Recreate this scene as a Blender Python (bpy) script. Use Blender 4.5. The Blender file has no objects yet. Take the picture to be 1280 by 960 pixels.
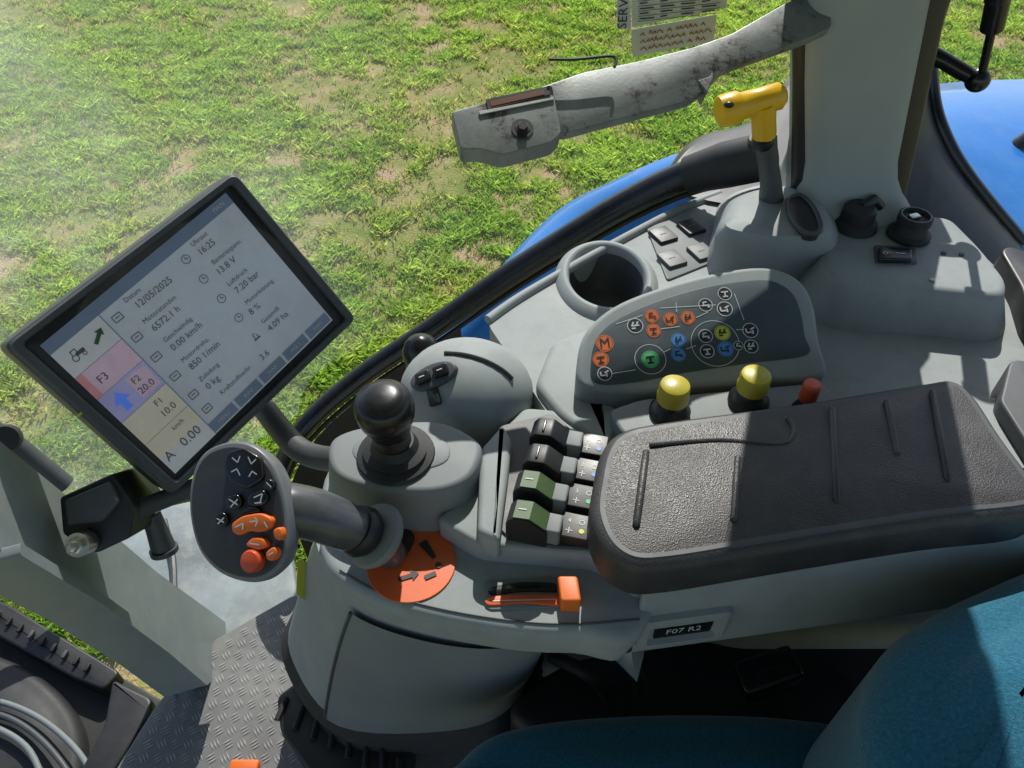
import bpy, bmesh, math, random
import numpy as np
from mathutils import Vector, Matrix
from mathutils.geometry import tessellate_polygon
random.seed(4)
SC=bpy.context.scene; COL=SC.collection
S=math.sqrt(.5); CAM=Vector((0,0,2.5))
RT=Vector((1,0,0)); UP=Vector((0,S,S)); BK=Vector((0,-S,S)); Z=Vector((0,0,1))
def ray(px,py):
    x=(px-640)/960; v=(480-py)/960
    return Vector((x,S*(1+v),S*(v-1)))
def H(px,py,z): d=ray(px,py); return CAM+d*((z-2.5)/d.z)
def V(px,py,y): d=ray(px,py); return CAM+d*(y/d.y)
def D(px,py,t): return CAM+ray(px,py)*t
def PL(px,py,O,n): d=ray(px,py); return CAM+d*((O-CAM).dot(n)/d.dot(n))
def HS(l,z): return [H(a,b,z) for a,b in l]
# ------------------------------------------------------------ materials
def nt(name):
    m=bpy.data.materials.new(name); m.use_nodes=True; t=m.node_tree; t.nodes.clear()
    return m,t,t.nodes,t.links
def mat(name,col,rough=.5,metal=0,var=.12,vs=9,bump=.12,bs=900,spec=.5,emis=0,coat=0,dust=0,dustcol=(.45,.43,.38),dist=.0004,ds=26):
    m,t,N,L=nt(name)
    out=N.new('ShaderNodeOutputMaterial'); b=N.new('ShaderNodeBsdfPrincipled'); L.new(b.outputs[0],out.inputs[0])
    tc=N.new('ShaderNodeTexCoord')
    n1=N.new('ShaderNodeTexNoise'); n1.inputs['Scale'].default_value=vs; n1.inputs['Detail'].default_value=8; n1.inputs['Roughness'].default_value=.65
    L.new(tc.outputs['Object'],n1.inputs['Vector'])
    r=N.new('ShaderNodeValToRGB'); L.new(n1.outputs['Fac'],r.inputs[0])
    r.color_ramp.elements[0].position=.3; r.color_ramp.elements[1].position=.7
    r.color_ramp.elements[0].color=(*[c*(1-var) for c in col],1); r.color_ramp.elements[1].color=(*[min(1,c*(1+var)) for c in col],1)
    last=r.outputs[0]
    if dust:
        n3=N.new('ShaderNodeTexNoise'); n3.inputs['Scale'].default_value=ds; n3.inputs['Detail'].default_value=12; n3.inputs['Roughness'].default_value=.75
        L.new(tc.outputs['Object'],n3.inputs['Vector'])
        r3=N.new('ShaderNodeValToRGB'); L.new(n3.outputs['Fac'],r3.inputs[0]); r3.color_ramp.elements[0].position=.46; r3.color_ramp.elements[1].position=.72
        r3.color_ramp.elements[1].color=(dust,dust,dust,1)
        mx=N.new('ShaderNodeMixRGB'); L.new(r3.outputs[0],mx.inputs[0]); L.new(last,mx.inputs[1]); mx.inputs[2].default_value=(*dustcol,1); last=mx.outputs[0]
    L.new(last,b.inputs['Base Color'])
    rr=N.new('ShaderNodeMapRange'); L.new(n1.outputs['Fac'],rr.inputs[0]); rr.inputs[1].default_value=.3; rr.inputs[2].default_value=.7
    rr.inputs[3].default_value=max(.03,rough-.08); rr.inputs[4].default_value=min(1,rough+.12); L.new(rr.outputs[0],b.inputs['Roughness'])
    b.inputs['Metallic'].default_value=metal; b.inputs['Specular IOR Level'].default_value=spec; b.inputs['Coat Weight'].default_value=coat
    if bump:
        n2=N.new('ShaderNodeTexNoise'); n2.inputs['Scale'].default_value=bs; n2.inputs['Detail'].default_value=3
        L.new(tc.outputs['Object'],n2.inputs['Vector'])
        bp=N.new('ShaderNodeBump'); bp.inputs['Strength'].default_value=bump; bp.inputs['Distance'].default_value=dist
        L.new(n2.outputs['Fac'],bp.inputs['Height']); L.new(bp.outputs[0],b.inputs['Normal'])
    if emis:
        L.new(last,b.inputs['Emission Color']); b.inputs['Emission Strength'].default_value=emis
    return m
def leather(name,col,rough=.42,scale=420,strength=.6,dist=.0006,var=.2,dust=.0):
    m=mat(name,col,rough,var=var,bump=0,dust=dust,vs=14,dustcol=(.16,.15,.14)); t=m.node_tree; N=t.nodes; L=t.links
    b=[n for n in N if n.type=='BSDF_PRINCIPLED'][0]
    tc=N.new('ShaderNodeTexCoord'); v=N.new('ShaderNodeTexVoronoi'); v.inputs['Scale'].default_value=scale
    L.new(tc.outputs['Object'],v.inputs['Vector']); bp=N.new('ShaderNodeBump'); bp.inputs['Strength'].default_value=strength; bp.inputs['Distance'].default_value=dist
    L.new(v.outputs['Distance'],bp.inputs['Height']); L.new(bp.outputs[0],b.inputs['Normal'])
    return m
M={}
M['grey']=mat('light_grey_plastic',(.305,.335,.338),.6,var=.08,dust=.4,dustcol=(.20,.20,.185),spec=.25)
M['grey2']=mat('mid_grey_plastic',(.20,.222,.228),.55,var=.08,dust=.35,dustcol=(.24,.235,.215),spec=.3)
M['grey3']=mat('dark_grey_plastic',(.065,.07,.077),.5,var=.12,dust=.2,dustcol=(.18,.17,.15))
M['black']=mat('black_plastic',(.016,.016,.018),.42,var=.2,dust=.14,dustcol=(.12,.11,.10))
M['gloss']=mat('gloss_black',(.010,.010,.012),.22,var=.2,bump=.03,dust=.08,dustcol=(.2,.2,.2))
M['rubber']=mat('black_rubber',(.018,.018,.020),.6,var=.25,dust=.22,dustcol=(.09,.085,.08))
M['pad']=leather('armrest_vinyl',(.040,.037,.038),.42,800,.6,.0005,dust=.25)
M['face']=mat('panel_face',(.045,.066,.078),.45,var=.08,bump=.05,dust=.14,dustcol=(.2,.2,.2))
M['handle']=mat('handle_face_charcoal',(.034,.037,.043),.5,var=.12,dust=.2,dustcol=(.12,.12,.12))
M['rim']=mat('handle_rim_grey',(.15,.165,.185),.4,var=.1,dust=.2)
M['armgrey']=mat('handle_arm_grey',(.070,.075,.083),.3,var=.1,coat=.2,dust=.12)
M['orange']=mat('orange_plastic',(.78,.16,.02),.45,var=.12,dust=.15,dustcol=(.35,.14,.06))
M['decal']=mat('red_orange_decal',(.74,.125,.025),.45,var=.15,dust=.3,dustcol=(.30,.10,.05))
M['red']=mat('red_plastic',(.58,.075,.02),.35,var=.1,dust=.15)
M['yellow']=mat('yellow_plastic',(.85,.50,.012),.35,var=.08,dust=.2,dustcol=(.35,.2,.04))
M['yellow2']=mat('knob_yellow',(.50,.41,.035),.38,var=.1,dust=.3,dustcol=(.25,.21,.08))
M['green']=mat('lever_green',(.055,.105,.035),.45,var=.15,dust=.3,dustcol=(.16,.2,.10))
M['white']=mat('white_print',(.62,.64,.63),.5,var=.04,bump=0)
M['inkorange']=mat('orange_print',(.70,.17,.05),.5,var=.04,bump=0)
M['inkgreen']=mat('green_print',(.10,.50,.20),.5,var=.04,bump=0)
M['inkblue']=mat('blue_print',(.07,.26,.62),.5,var=.04,bump=0)
M['inkyellow']=mat('yellow_print',(.60,.58,.07),.5,var=.04,bump=0)
M['inkred']=mat('red_brown_ink',(.30,.08,.06),.6,var=.04,bump=0)
M['ink']=mat('dark_print',(.02,.022,.03),.5,var=.04,bump=0)
M['scrink']=mat('lcd_ink',(.08,.09,.12),.3,var=.04,bump=0,emis=.06)
M['blue']=mat('blue_paint',(.025,.21,.64),.25,var=.08,bump=.02,coat=.5,dust=.2,dustcol=(.2,.38,.6))
M['steel']=mat('galvanised_steel',(.34,.34,.32),.42,metal=.75,var=.2,bump=.3,bs=200,dust=.4,dustcol=(.25,.22,.18))
M['chrome']=mat('bright_steel',(.5,.5,.46),.3,metal=1,var=.15,dust=.4,dustcol=(.3,.25,.15))
M['post']=mat('painted_post',(.225,.265,.27),.45,var=.1,vs=14,dust=.6,dustcol=(.33,.325,.29),spec=.3)
M['pillar']=mat('pillar_trim',(.32,.36,.36),.6,var=.07,dust=.3,dustcol=(.36,.355,.32),spec=.3)
M['sill']=mat('dusty_sill',(.26,.30,.31),.6,var=.3,vs=7,dust=.8,dustcol=(.42,.43,.40),spec=.3)
M['floor']=mat('rubber_floor',(.16,.16,.16),.5,var=.25,dust=.5,dustcol=(.28,.27,.25))
M['tread']=mat('tread_bars',(.34,.34,.33),.4,var=.2,dust=.3)
M['teal']=mat('teal_cable',(.02,.28,.30),.4)
M['brown']=mat('rust_brown',(.16,.055,.03),.7,var=.3)
M['screen']=mat('lcd_screen',(.38,.42,.47),.16,var=.14,vs=5,bump=0,emis=.20,dust=.35,dustcol=(.55,.55,.55))
M['scr_mid']=mat('lcd_mid',(.15,.20,.29),.2,var=.05,bump=0,emis=.12)
M['scr_pink']=mat('lcd_pink',(.50,.36,.44),.2,var=.2,vs=12,bump=0,emis=.2)
M['scr_viol']=mat('lcd_violet',(.34,.32,.56),.2,var=.2,vs=12,bump=0,emis=.2)
M['scr_red']=mat('lcd_red',(.52,.22,.24),.2,var=.3,vs=12,bump=0,emis=.2)
M['scr_cream']=mat('lcd_pale',(.47,.48,.50),.2,var=.1,bump=0,emis=.2)
M['scr_yell']=mat('lcd_yellow',(.56,.51,.40),.2,var=.1,bump=0,emis=.18)
M['scr_blue']=mat('lcd_blue',(.10,.22,.80),.2,var=.1,bump=0,emis=.25)
M['paper']=mat('paper_label',(.60,.63,.52),.6,var=.1,bump=.05)
def rusty():
    m=mat('worn_steel',(.185,.20,.198),.45,metal=.3,var=.22,bump=.3,bs=300,dust=.6,dustcol=(.33,.34,.32)); t=m.node_tree;N=t.nodes;L=t.links
    b=[n for n in N if n.type=='BSDF_PRINCIPLED'][0]; src=b.inputs['Base Color'].links[0].from_socket
    tc=N.new('ShaderNodeTexCoord'); n=N.new('ShaderNodeTexNoise'); n.inputs['Scale'].default_value=15; n.inputs['Detail'].default_value=14; n.inputs['Roughness'].default_value=.82
    L.new(tc.outputs['Object'],n.inputs['Vector']); r=N.new('ShaderNodeValToRGB'); r.color_ramp.elements[0].position=.54; r.color_ramp.elements[1].position=.61
    L.new(n.outputs['Fac'],r.inputs[0]); mx=N.new('ShaderNodeMixRGB'); L.new(r.outputs[0],mx.inputs[0]); L.new(src,mx.inputs[1]); mx.inputs[2].default_value=(.05,.035,.032,1); L.new(mx.outputs[0],b.inputs['Base Color'])
    return m
M['rusty']=rusty()
def fabric():
    m=mat('teal_blue_fabric',(.010,.105,.175),.9,var=.25,vs=300,bump=0,spec=.15,dust=.65,dustcol=(.06,.25,.34),ds=420); t=m.node_tree;N=t.nodes;L=t.links
    b=[n for n in N if n.type=='BSDF_PRINCIPLED'][0]
    tc=N.new('ShaderNodeTexCoord'); n=N.new('ShaderNodeTexNoise'); n.inputs['Scale'].default_value=650; n.inputs['Detail'].default_value=3
    L.new(tc.outputs['Object'],n.inputs['Vector']); bp=N.new('ShaderNodeBump'); bp.inputs['Strength'].default_value=.8; bp.inputs['Distance'].default_value=.0012
    L.new(n.outputs['Fac'],bp.inputs['Height']); L.new(bp.outputs[0],b.inputs['Normal'])
    b.inputs['Sheen Weight'].default_value=.3
    return m
M['fabric']=fabric()
def glass():
    m,t,N,L=nt('dusty_glare_glass'); out=N.new('ShaderNodeOutputMaterial')
    tr=N.new('ShaderNodeBsdfTransparent'); tr.inputs[0].default_value=(.97,.985,.97,1)
    df=N.new('ShaderNodeBsdfTranslucent'); df.inputs[0].default_value=(.8,.86,.82,1)
    gl=N.new('ShaderNodeBsdfGlossy'); gl.inputs['Roughness'].default_value=.05
    tc=N.new('ShaderNodeTexCoord'); n=N.new('ShaderNodeTexNoise'); n.inputs['Scale'].default_value=2.2; n.inputs['Detail'].default_value=9; n.inputs['Roughness'].default_value=.7
    L.new(tc.outputs['Object'],n.inputs['Vector'])
    sx=N.new('ShaderNodeSeparateXYZ'); L.new(tc.outputs['Object'],sx.inputs[0])
    g=N.new('ShaderNodeMapRange'); L.new(sx.outputs['X'],g.inputs[0]); g.inputs[1].default_value=-.05; g.inputs[2].default_value=-.75; g.inputs[3].default_value=.010; g.inputs[4].default_value=.20  # whitish haze rising to the left paints glare into the pane
    r=N.new('ShaderNodeMapRange'); L.new(n.outputs['Fac'],r.inputs[0]); r.inputs[1].default_value=.35; r.inputs[2].default_value=.7; r.inputs[3].default_value=.15; r.inputs[4].default_value=1.5
    mu=N.new('ShaderNodeMath'); mu.operation='MULTIPLY'; L.new(g.outputs[0],mu.inputs[0]); L.new(r.outputs[0],mu.inputs[1])
    m1=N.new('ShaderNodeMixShader'); L.new(mu.outputs[0],m1.inputs[0]); L.new(tr.outputs[0],m1.inputs[1]); L.new(df.outputs[0],m1.inputs[2])
    m2=N.new('ShaderNodeMixShader'); m2.inputs[0].default_value=.02; L.new(m1.outputs[0],m2.inputs[1]); L.new(gl.outputs[0],m2.inputs[2]); L.new(m2.outputs[0],out.inputs[0])
    return m
M['glass']=glass()
# ------------------------------------------------------------ mesh builder
def catm(P,n=6,closed=True):
    out=[]; k=len(P); rng=range(k) if closed else range(k-1)
    for i in rng:
        if closed: a,b,c,d=P[(i-1)%k],P[i],P[(i+1)%k],P[(i+2)%k]
        else: a,b,c,d=P[max(i-1,0)],P[i],P[i+1],P[min(i+2,k-1)]
        for j in range(n):
            t=j/n; out.append(.5*((2*b)+(c-a)*t+(2*a-5*b+4*c-d)*t*t+(3*b-a-3*c+d)*t**3))
    if not closed: out.append(P[-1].copy())
    return out
def rounded(P,r=.01,n=5):
    out=[]; k=len(P)
    for i in range(k):
        a,b,c=P[i-1],P[i],P[(i+1)%k]; u=(a-b); w=(c-b); ru=min(r,u.length*.45); rw=min(r,w.length*.45)
        p=b+u.normalized()*ru; q=b+w.normalized()*rw
        for j in range(n+1):
            t=j/n; out.append((1-t)**2*p+2*t*(1-t)*b+t*t*q)
    return out
def orient(P,n):
    A=Vector((0,0,0))
    for i in range(len(P)): A+=P[i].cross(P[(i+1)%len(P)])
    return list(P) if A.dot(n)>0 else list(reversed(P))
def inset(P,n,d):
    k=len(P); out=[]
    for i in range(k):
        e1=(P[i]-P[i-1]); e2=(P[(i+1)%k]-P[i])
        if e1.length<1e-9: e1=e2
        if e2.length<1e-9: e2=e1
        a=n.cross(e1.normalized()); b=n.cross(e2.normalized()); m=a+b
        if m.length<1e-6: m=a
        m.normalize(); c=max(.5,m.dot(a)); out.append(P[i]+m*(d/c))
    return out
class MB:
    def __init__(s): s.bm=bmesh.new(); s.mi=0
    def f(s,vs):
        try: f=s.bm.faces.new(vs); f.material_index=s.mi; return f
        except ValueError: return None
    def loft(s,loops,c0=True,c1=True,closed=True):
        R=[[s.bm.verts.new(p) for p in l] for l in loops]; k=len(R[0])
        for a,b in zip(R,R[1:]):
            for i in range(k if closed else k-1):
                j=(i+1)%k; s.f([a[i],a[j],b[j],b[i]])
        if c0: s.f(list(reversed(R[0])))
        if c1: s.f(R[-1])
        return s
    def slab(s,P,n,depth,r=.004,steps=4,dome=0,rb=0,taper=0,down=None):
        n=n.normalized(); P=orient(P,n); dn=down if down is not None else -n*depth
        base=[p+dn for p in (inset(P,n,taper) if taper else P)]; loops=[]
        if rb:
            for i in range(steps):
                a=math.pi/2*i/steps; loops.append([p+n*rb*(1-math.cos(a)) for p in inset(base,n,rb*(1-math.sin(a)))])
            base=[p+n*rb for p in base]
        loops.append(base)
        for i in range(steps+1):
            a=math.pi/2*i/steps
            loops.append([p-n*(r*(1-math.sin(a))) for p in inset(P,n,r*(1-math.cos(a)))])
        if dome:
            top=loops[-1]; c=sum(top,Vector())/len(top)
            for k in (.85,.65,.4,.15):
                loops.append([c+(p-c)*k+n*dome*(1-k*k) for p in top])
        return s.loft(loops)
    def sheet(s,P,n):
        P=orient(P,n); s.f([s.bm.verts.new(p) for p in P]); return s
    def tube(s,P,r,n=14,cap=True,smooth=0):
        if smooth: 
            if not isinstance(r,(int,float)): 
                m=len(P); rr=[]
                for i in range(m-1):
                    for j in range(smooth): rr.append(r[i]+(r[i+1]-r[i])*j/smooth)
                rr.append(r[-1]); r=rr
            P=catm(P,smooth,False)
        if isinstance(r,(int,float)): r=[r]*len(P)
        t0=(P[1]-P[0]).normalized(); u=t0.orthogonal().normalized(); loops=[]
        for i,p in enumerate(P):
            t=(P[min(i+1,len(P)-1)]-P[max(i-1,0)]).normalized()
            u=(u-t*u.dot(t)).normalized(); w=t.cross(u)
            loops.append([p+(u*math.cos(a)+w*math.sin(a))*r[i] for a in [2*math.pi*k/n for k in range(n)]])
        return s.loft(loops,cap,cap)
    def lathe(s,O,ax,prof,n=28,c0=True,c1=True,sx=1,sy=1):
        ax=ax.normalized()
        if ax.dot(Z)>.999: u=Vector((1,0,0)); w=Vector((0,1,0))
        else: u=ax.orthogonal().normalized(); w=ax.cross(u)
        return s.loft([[O+ax*h+(u*math.cos(a)*sx+w*math.sin(a)*sy)*max(r,1e-5) for a in [2*math.pi*k/n for k in range(n)]] for r,h in prof],c0,c1)
    def ell(s,c,ex,ey,ez,nu=24,nv=12):
        L=[]
        for j in range(nv+1):
            ph=-math.pi/2+math.pi*j/nv; cr=max(math.cos(ph),1e-4)
            L.append([c+ex*(math.cos(a)*cr)+ey*(math.sin(a)*cr)+ez*math.sin(ph) for a in [2*math.pi*k/nu for k in range(nu)]])
        return s.loft(L)
    def box(s,c,ex,ey,ez,r=.002):
        n=ez.normalized(); P=[c+ez+ex*a+ey*b for a,b in((-1,-1),(1,-1),(1,1),(-1,1))]
        return s.slab(rounded(P,r*1.5,3),n,2*ez.length,r,3)
    def ring(s,O,n,r0,r1,k=32):
        n=n.normalized(); u=n.orthogonal().normalized(); w=n.cross(u)
        A=[[s.bm.verts.new(O+(u*math.cos(a)+w*math.sin(a))*r) for a in [2*math.pi*i/k for i in range(k)]] for r in (r0,r1)]
        for i in range(k): j=(i+1)%k; s.f([A[0][i],A[1][i],A[1][j],A[0][j]])
        return s
    def disc(s,O,n,r,k=28):
        n=n.normalized(); u=n.orthogonal().normalized(); w=n.cross(u)
        s.f([s.bm.verts.new(O+(u*math.cos(a)+w*math.sin(a))*r) for a in [2*math.pi*i/k for i in range(k)]]); return s
    def line(s,a,b,n,w):
        d=(b-a).normalized(); q=n.normalized().cross(d)*w*.5
        s.f([s.bm.verts.new(p) for p in (a-q,b-q,b+q,a+q)]); return s
    def arrow(s,a,b,n,w):
        d=(b-a).normalized(); q=n.normalized().cross(d); c=b-d*w*1.6
        s.line(a,c,n,w); s.f([s.bm.verts.new(p) for p in (c-q*w*1.25,b,c+q*w*1.25)]); return s
    def text(s,txt,O,ex,ey,size):
        cu=bpy.data.curves.new('t','FONT'); cu.body=txt; cu.size=size; cu.resolution_u=2
        cu.align_x='CENTER'; cu.align_y='CENTER'
        o=bpy.data.objects.new('t',cu); COL.objects.link(o); bpy.context.view_layer.update()
        me=bpy.data.meshes.new_from_object(o.evaluated_get(bpy.context.evaluated_depsgraph_get()))
        vs=[s.bm.verts.new(O+ex*v.co.x+ey*v.co.y) for v in me.vertices]
        for p in me.polygons: s.f([vs[i] for i in p.vertices])
        bpy.data.objects.remove(o); bpy.data.curves.remove(cu); bpy.data.meshes.remove(me); return s
    def obj(s,name,m,parent=None,smooth=True,recalc=True,ang=38):
        if recalc: bmesh.ops.recalc_face_normals(s.bm,faces=s.bm.faces[:])
        me=bpy.data.meshes.new(name); s.bm.to_mesh(me); s.bm.free()
        for q in (m if isinstance(m,list) else [m]): me.materials.append(M[q])
        if smooth: me.shade_smooth(); me.set_sharp_from_angle(angle=math.radians(ang))
        o=bpy.data.objects.new(name,me); COL.objects.link(o)
        if parent:
            o.parent=parent; w=parent.location if parent.type=='EMPTY' else Vector((0,0,0))
            o.matrix_parent_inverse=Matrix.Translation(-w)
        return o
def tag(o,label=None,cat=None,group=None,kind=None):
    for k,v in (('label',label),('category',cat),('group',group),('kind',kind)):
        if v: o[k]=v
    return o
def thing(name,loc,label,cat,group=None):
    o=bpy.data.objects.new(name,None); COL.objects.link(o); o.location=loc; o.empty_display_size=.02; return tag(o,label,cat,group)
# ============================================================ GROUND + GRASS
def groundmat():
    m,t,N,L=nt('meadow_ground'); out=N.new('ShaderNodeOutputMaterial'); b=N.new('ShaderNodeBsdfPrincipled'); L.new(b.outputs[0],out.inputs[0])
    tc=N.new('ShaderNodeTexCoord'); n=N.new('ShaderNodeTexNoise'); n.inputs['Scale'].default_value=1.9; n.inputs['Detail'].default_value=12; n.inputs['Roughness'].default_value=.75
    L.new(tc.outputs['Object'],n.inputs['Vector']); r=N.new('ShaderNodeValToRGB'); L.new(n.outputs['Fac'],r.inputs[0])
    e=r.color_ramp.elements; e[0].position=.36; e[0].color=(.13,.20,.035,1); e[1].position=.60; e[1].color=(.44,.31,.19,1)
    x=e.new(.50); x.color=(.28,.27,.09,1)
    L.new(r.outputs[0],b.inputs['Base Color']); b.inputs['Roughness'].default_value=.9; b.inputs['Specular IOR Level'].default_value=.1
    n2=N.new('ShaderNodeTexNoise'); n2.inputs['Scale'].default_value=60; n2.inputs['Detail'].default_value=6; L.new(tc.outputs['Object'],n2.inputs['Vector'])
    bp=N.new('ShaderNodeBump'); bp.inputs['Distance'].default_value=.02; bp.inputs['Strength'].default_value=.7; L.new(n2.outputs['Fac'],bp.inputs['Height']); L.new(bp.outputs[0],b.inputs['Normal'])
    return m
M['ground']=groundmat()
g=MB(); g.sheet([Vector(p) for p in((-200,-200,0),(200,-200,0),(200,200,0),(-200,200,0))],Z); tag(g.obj('ground','ground',smooth=False),kind='structure')
def grassmat():
    m,t,N,L=nt('grass_blades'); out=N.new('ShaderNodeOutputMaterial')
    at=N.new('ShaderNodeAttribute'); at.attribute_name='tint'
    d=N.new('ShaderNodeBsdfPrincipled'); d.inputs['Roughness'].default_value=.36; d.inputs['Specular IOR Level'].default_value=.8; L.new(at.outputs['Color'],d.inputs['Base Color'])
    tr=N.new('ShaderNodeBsdfTranslucent'); hs=N.new('ShaderNodeMixRGB'); hs.blend_type='MULTIPLY'; hs.inputs[0].default_value=1; hs.inputs[2].default_value=(1.3,1.3,.65,1)
    L.new(at.outputs['Color'],hs.inputs[1]); L.new(hs.outputs[0],tr.inputs[0])
    mx=N.new('ShaderNodeMixShader'); mx.inputs[0].default_value=.5; L.new(d.outputs[0],mx.inputs[1]); L.new(tr.outputs[0],mx.inputs[2]); L.new(mx.outputs[0],out.inputs[0])
    return m
M['grass']=grassmat()
rs=np.random.RandomState(3)
def vnoise(x,y,sc,seed):
    r=np.random.RandomState(seed); G=r.rand(64,64); c_,s_=math.cos(seed*.7),math.sin(seed*.7); x,y=x*c_-y*s_,x*s_+y*c_
    X=x*sc+1000; Y=y*sc+1000; xi=np.floor(X).astype(int); yi=np.floor(Y).astype(int); fx=X-xi; fy=Y-yi
    fx=fx*fx*(3-2*fx); fy=fy*fy*(3-2*fy); g=lambda a,b: G[a%64,b%64]
    return (g(xi,yi)*(1-fx)+g(xi+1,yi)*fx)*(1-fy)+(g(xi,yi+1)*(1-fx)+g(xi+1,yi+1)*fx)*fy
NB=850000
y=1.2+8.8*rs.rand(NB); x=(rs.rand(NB)*2-1)*(1.4+.62*y)
f1=.34*vnoise(x,y,1.2,1)+.28*vnoise(x,y,3.1,2)+.22*vnoise(x,y,7,5)+.16*vnoise(x,y,17,6); f2=vnoise(x,y,8,3)*.45+vnoise(x,y,17,4)*.3+vnoise(x,y,38,7)*.25; f3=vnoise(x,y,2.2,9)
keep=(rs.rand(NB)<np.clip((f2-.22)*2.6,0.06,1)*np.clip((.65-f1)*9,.05,1)); x=x[keep];y=y[keep];f1=f1[keep];f2=f2[keep];f3=f3[keep]; n=len(x)
h=(.012+.062*f2*f2+.018*rs.rand(n)); w=.0026+.0028*rs.rand(n); a=rs.rand(n)*2*math.pi; lean=(.2+1.1*rs.rand(n))*h; la=rs.rand(n)*2*math.pi
co=np.zeros((n,4,3),np.float32)
co[:,0]=np.stack([x-np.cos(a)*w,y-np.sin(a)*w,0*x],1); co[:,1]=np.stack([x+np.cos(a)*w,y+np.sin(a)*w,0*x],1)
co[:,2]=np.stack([x+np.cos(a)*w*.7+np.cos(la)*lean*.4,y+np.sin(a)*w*.7+np.sin(la)*lean*.4,h*.65],1)
co[:,3]=np.stack([x+np.cos(la)*lean,y+np.sin(la)*lean,h],1)
me=bpy.data.meshes.new('grass'); me.vertices.add(n*4); me.vertices.foreach_set('co',co.ravel())
idx=np.arange(n,dtype=np.int32)[:,None]*4+np.array([[0,1,2,0,2,3]],dtype=np.int32)
me.loops.add(n*6); me.loops.foreach_set('vertex_index',idx.ravel()); me.polygons.add(n*2); me.polygons.foreach_set('loop_start',np.arange(n*2,dtype=np.int32)*3)
me.update(calc_edges=True)
dry=np.clip((f1-.50)*6,0,1)*(rs.rand(n)<.65)
c1=np.array([.20,.40,.06]); c2=np.array([.58,.74,.22]); c3=np.array([.66,.50,.30])
k=np.clip(.0+.95*rs.rand(n)*f2*1.5+.5*(f3-.4),0,1)[:,None]; tint=c1*(1-k)+c2*k; tint=tint*(1-dry[:,None]*.75)+c3*dry[:,None]*.75; tint*=(.6+.7*rs.rand(n))[:,None]
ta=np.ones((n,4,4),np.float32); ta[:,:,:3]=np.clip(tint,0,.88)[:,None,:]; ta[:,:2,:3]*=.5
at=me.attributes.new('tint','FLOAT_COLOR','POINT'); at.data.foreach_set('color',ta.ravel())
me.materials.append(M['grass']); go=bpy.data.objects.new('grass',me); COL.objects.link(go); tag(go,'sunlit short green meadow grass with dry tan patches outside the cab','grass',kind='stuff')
# ============================================================ FENDER (blue)
outer=[(470,520,1.50),(540,428,1.60),(600,362,1.67),(690,268,1.75),(770,224,1.82),(850,191,1.88),(930,178,1.91),(1040,140,1.92),(1170,105,1.92),(1330,98,1.90)]
inner=[(560,520,1.52),(620,450,1.60),(680,400,1.66),(760,350,1.72),(840,300,1.79),(920,290,1.83),(1000,290,1.86),(1100,280,1.88),(1200,310,1.88),(1340,340,1.86)]
A=catm([H(*p) for p in outer],5,False); B=catm([H(*p) for p in inner],5,False)
m=MB(); cols=[]
for q in range(9):
    t=q/8; cols.append([b.lerp(a,t)+Z*(.035*math.sin(math.pi*t)) for a,b in zip(A,B)])
lip=[p+Vector((-.01,.02,-.05)) for p in A]; lip2=[p+Vector((-.005,.0,-.10)) for p in A]
m.loft(cols+[lip,lip2],False,False,False); tag(m.obj('tractor_fender','blue',ang=60),'glossy blue tractor fender curving outside below the cab window','fender')
# ============================================================ CAB: floor, roof, side wall
m=MB(); m.slab([Vector(p) for p in((-.62,-.9,1.33),(1.3,-.9,1.33),(1.3,.62,1.33),(-.30,.62,1.33),(-.62,.30,1.33))],Z,.05,.004); tag(m.obj('cab_floor','black'),kind='structure')
m=MB(); m.slab(rounded([Vector(p) for p in((-1.0,-.95,2.93),(1.3,-.95,2.93),(1.3,1.02,2.93),(-1.0,1.02,2.93))],.15,6),Z,.08,.02); tag(m.obj('cab_roof','pillar'),kind='structure')  # cab roof out of view, put in to darken the interior
# window rail
rail=[(366,690,1.42),(344,640,1.46),(350,588,1.53),(382,532,1.60),(452,470,1.655),(538,412,1.72),(620,355,1.785),(700,304,1.85),(780,256,1.91),(860,219,1.965),(945,198,2.01)]
RP=catm([H(*p) for p in rail],6,False)
t=thing('window_rail',H(540,432,1.72),'thick black tubular rail sweeping diagonally along the window bottom','rail')
m=MB(); m.tube(RP,[.0135+.008*i/len(RP) for i in range(len(RP))],20); m.obj('tube','gloss',t)
m=MB(); m.tube([p+Vector((.006,-.006,-.024)) for p in RP[4:]],.004,10); m.obj('seal','rubber',t)
m=MB(); e=RP[-1]; m.tube([RP[-7],RP[-4],e,e+(e-RP[-3])*.8],[.025,.030,.030,.029],20); m.obj('sleeve','rubber',t)
m=MB(); W0=[p+Vector((.01,.012,-.04)) for p in RP[8:33]]; m.loft([W0,[Vector((p.x+.02,p.y-.03,1.30)) for p in W0]],False,False,False)
tag(m.obj('cab_wall','rubber'),kind='structure')
gx=[Vector((-1.25,.93,1.15)),Vector((-.75,.94,1.2))]+[Vector((p.x,.945,p.z-.005)) for p in RP[8::4]]+[Vector((.345,.945,2.04))]
m=MB(); lo=gx; hi=[Vector((p.x-.02,.985,2.90)) for p in gx]; m.loft([lo,[a.lerp(b,.5)+Vector((0,.01,0)) for a,b in zip(lo,hi)],hi],False,False,False)
tag(m.obj('window_pane','glass'),'large dusty clear side window pane with painted glare haze between cab and meadow','window')
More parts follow.
